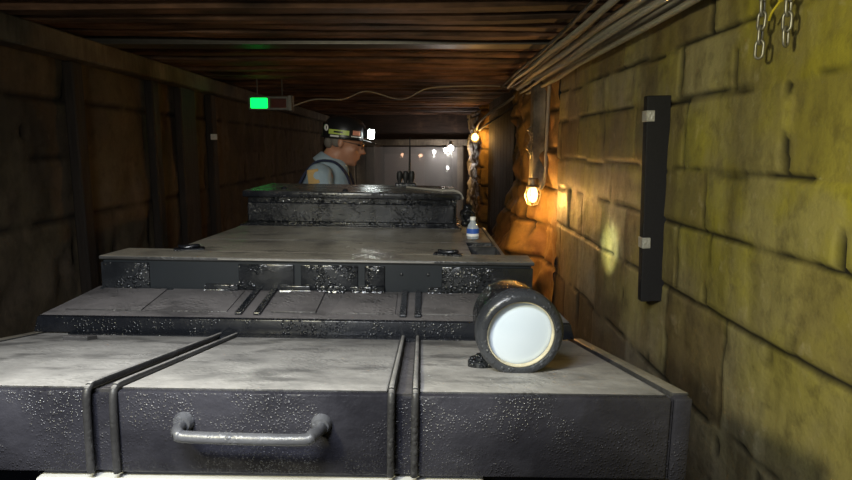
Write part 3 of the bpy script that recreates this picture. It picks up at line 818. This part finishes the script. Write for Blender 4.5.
# hat with stickers and headlamp
HM = TX @ Matrix.Translation((-.008, 0, .052)) @ Matrix.Rotation(math.radians(-6), 4, 'Y') @ Matrix.Diagonal((1.14, .96, 1, 1))
hat = B(); lathe(hat, [(.097, -.034), (.101, -.034), (.101, .004), (.095, .040), (.078, .066), (.045, .082), (0, .087)], HM, 44)
lathe(hat, [(.097, -.034), (.112, -.037), (.113, -.032), (.100, -.028)], HM, 44)
for i in range(9):
    pass
bmv = [HM @ Vector(p) for p in ((.085, -.06, -.036), (.150, -.035, -.046), (.150, .035, -.046), (.085, .06, -.036), (.085, -.06, -.030), (.150, -.035, -.040), (.150, .035, -.040), (.085, .06, -.030))]
hexa(hat, bmv, .002)
hat = auto(link('hat', hat, M_hat, person), 50)
def bandpatch(a0, a1, z0, z1, mat, name, r=.1035, lab=None):
    b = B(); n = 8; last = None
    for i in range(n+1):
        a = a0+(a1-a0)*i/n
        ring = [b.verts.new(HM @ Vector((q*math.cos(a), q*math.sin(a), z))) for q, z in ((r-.004, z0), (r, z0), (r, z1), (r-.004, z1))]
        if last:
            for q in range(4): b.faces.new((last[q], last[(q+1)%4], ring[(q+1)%4], ring[q]))
        else: b.faces.new(ring[::-1])
        last = ring
    b.faces.new(last); o = link(name, b, mat, hat)
    if lab: o['label'] = lab
D = math.radians
bandpatch(D(-128), D(-72), -.016, .008, M_sgreen, 'sticker', lab='yellow green band sticker')
bandpatch(D(-122), D(-98), -.030, -.021, M_swhite, 'sticker', lab='white strip sticker')
bandpatch(D(-62), D(-40), -.012, .012, M_sred, 'sticker', lab='salmon sticker')
bandpatch(D(-66), D(-36), -.022, -.016, M_swhite, 'sticker')
bandpatch(D(-112), D(-88), -.008, .001, M_hat, 'sticker_print', r=.1042)
b = B(); cc = HM @ Vector((.104*math.cos(D(-138)), .104*math.sin(D(-138)), .014)); nx = Vector((math.cos(D(-138)), math.sin(D(-138)), 0)); tx = Vector((-nx.y, nx.x, 0))
tube(b, [cc+tx*.013*math.cos(a*PI/8)+Vector((0, 0, .015))*math.sin(a*PI/8) for a in range(16)], .0045, 8, closed=True)
tag(link('sticker', b, M_swhite, hat), 'white ring sticker')
b = B(); LM = HM @ Matrix.Translation((.112, -.012, .004)) @ Matrix.Rotation(math.radians(-28), 4, 'Z')
box(b, (-.014, -.026, -.026), (.012, .026, .026), .005, 2, M=LM); auto(link('lamp_case', b, M_hat, hat))
b = B(); box(b, (.008, -.021, -.024), (.022, .021, .024), .006, 3, M=LM); link('lamp_lens', b, M_gl_lamp, hat, smooth=True)

# ------------------------------------------------------------------ dusty air in the far passage
bm = B(); box(bm, (-1.04, 9.0, .12), (.64, 20.05, 1.43))
hz_ = link('airborne_haze', bm, None)
hm = bpy.data.materials.new('hazy_air'); hm.use_nodes = True; nt = hm.node_tree; nt.nodes.remove(nt.nodes['Principled BSDF'])
vs = nt.nodes.new('ShaderNodeVolumeScatter'); vs.inputs['Density'].default_value = .15; vs.inputs['Anisotropy'].default_value = .3; vs.inputs['Color'].default_value = (1, 1, 1, 1)
nt.links.new(vs.outputs[0], nt.nodes['Material Output'].inputs['Volume'])
hz_.data.materials.clear(); hz_.data.materials.append(hm)
tag(hz_, 'thin pale haze hanging in the far end of the tunnel', 'haze', kind='stuff')

# ------------------------------------------------------------------ light
def light(kind, name, loc, energy, col, target=None, **kw):
    ld = bpy.data.lights.new(name, kind); ld.energy = energy; ld.color = col
    for k, v in kw.items(): setattr(ld, k, v)
    o = bpy.data.objects.new(name, ld); C.objects.link(o); o.location = loc
    if target is not None:
        d = Vector(target)-Vector(loc); o.rotation_euler = d.to_track_quat('-Z', 'Y').to_euler()
    return o
# lamps out of view: the yellow one, plus added fills and a spot
light('AREA', 'unseen_top_fill', (-.45, .15, 2.06), 10.5, (.90, .94, 1), (-.5, 1.25, 1.0), shape='RECTANGLE', size=.7, size_y=.15, spread=math.radians(92))  # unseen lamp added to brighten the locomotive's top plates
light('AREA', 'unseen_front_fill', (-.55, -.45, 1.72), 5.5, (.86, .90, 1), (-.3, 1.6, 1.25), shape='DISK', size=.3)  # unseen lamp added to light the locomotive's front faces
light('AREA', 'yellow_station_light', (-.72, .1, 1.80), 20, (1, .92, .55), (.9, 1.3, 1.45), shape='DISK', size=.14)
light('SPOT', 'added_streak_spot', (.1, -.1, 1.62), 2600, (.95, 1, .5), (.88, 2.84, .985), spot_size=math.radians(5.4), spot_blend=1, shadow_soft_size=.01).scale = (.28, 1, 1)  # unseen spot added to throw the bright streak on the right wall
light('SPOT', 'driver_headlamp_beam', (-.345, 3.55, 1.49), 3, (.9, 1, .95), (.2, 3.3, 1.0), spot_size=math.radians(80), spot_blend=.6, shadow_soft_size=.02)

w = bpy.data.worlds.new('world'); S.world = w; w.use_nodes = True
w.node_tree.nodes['Background'].inputs[0].default_value = (.25, .22, .2, 1); w.node_tree.nodes['Background'].inputs[1].default_value = .03

# ------------------------------------------------------------------ camera
cd = bpy.data.cameras.new('camera'); cam = bpy.data.objects.new('camera', cd); C.objects.link(cam)
cd.sensor_width = 36; cd.lens = 36*615/852; cd.clip_start = .02
cam.location = (0, 0, 1.45); cam.rotation_euler = (PI/2-math.atan(94/615), 0, -math.atan(3/615))
S.camera = cam
S.view_settings.view_transform = 'Standard'; S.view_settings.look = 'None'
S.view_settings.exposure = 0; S.view_settings.gamma = 1
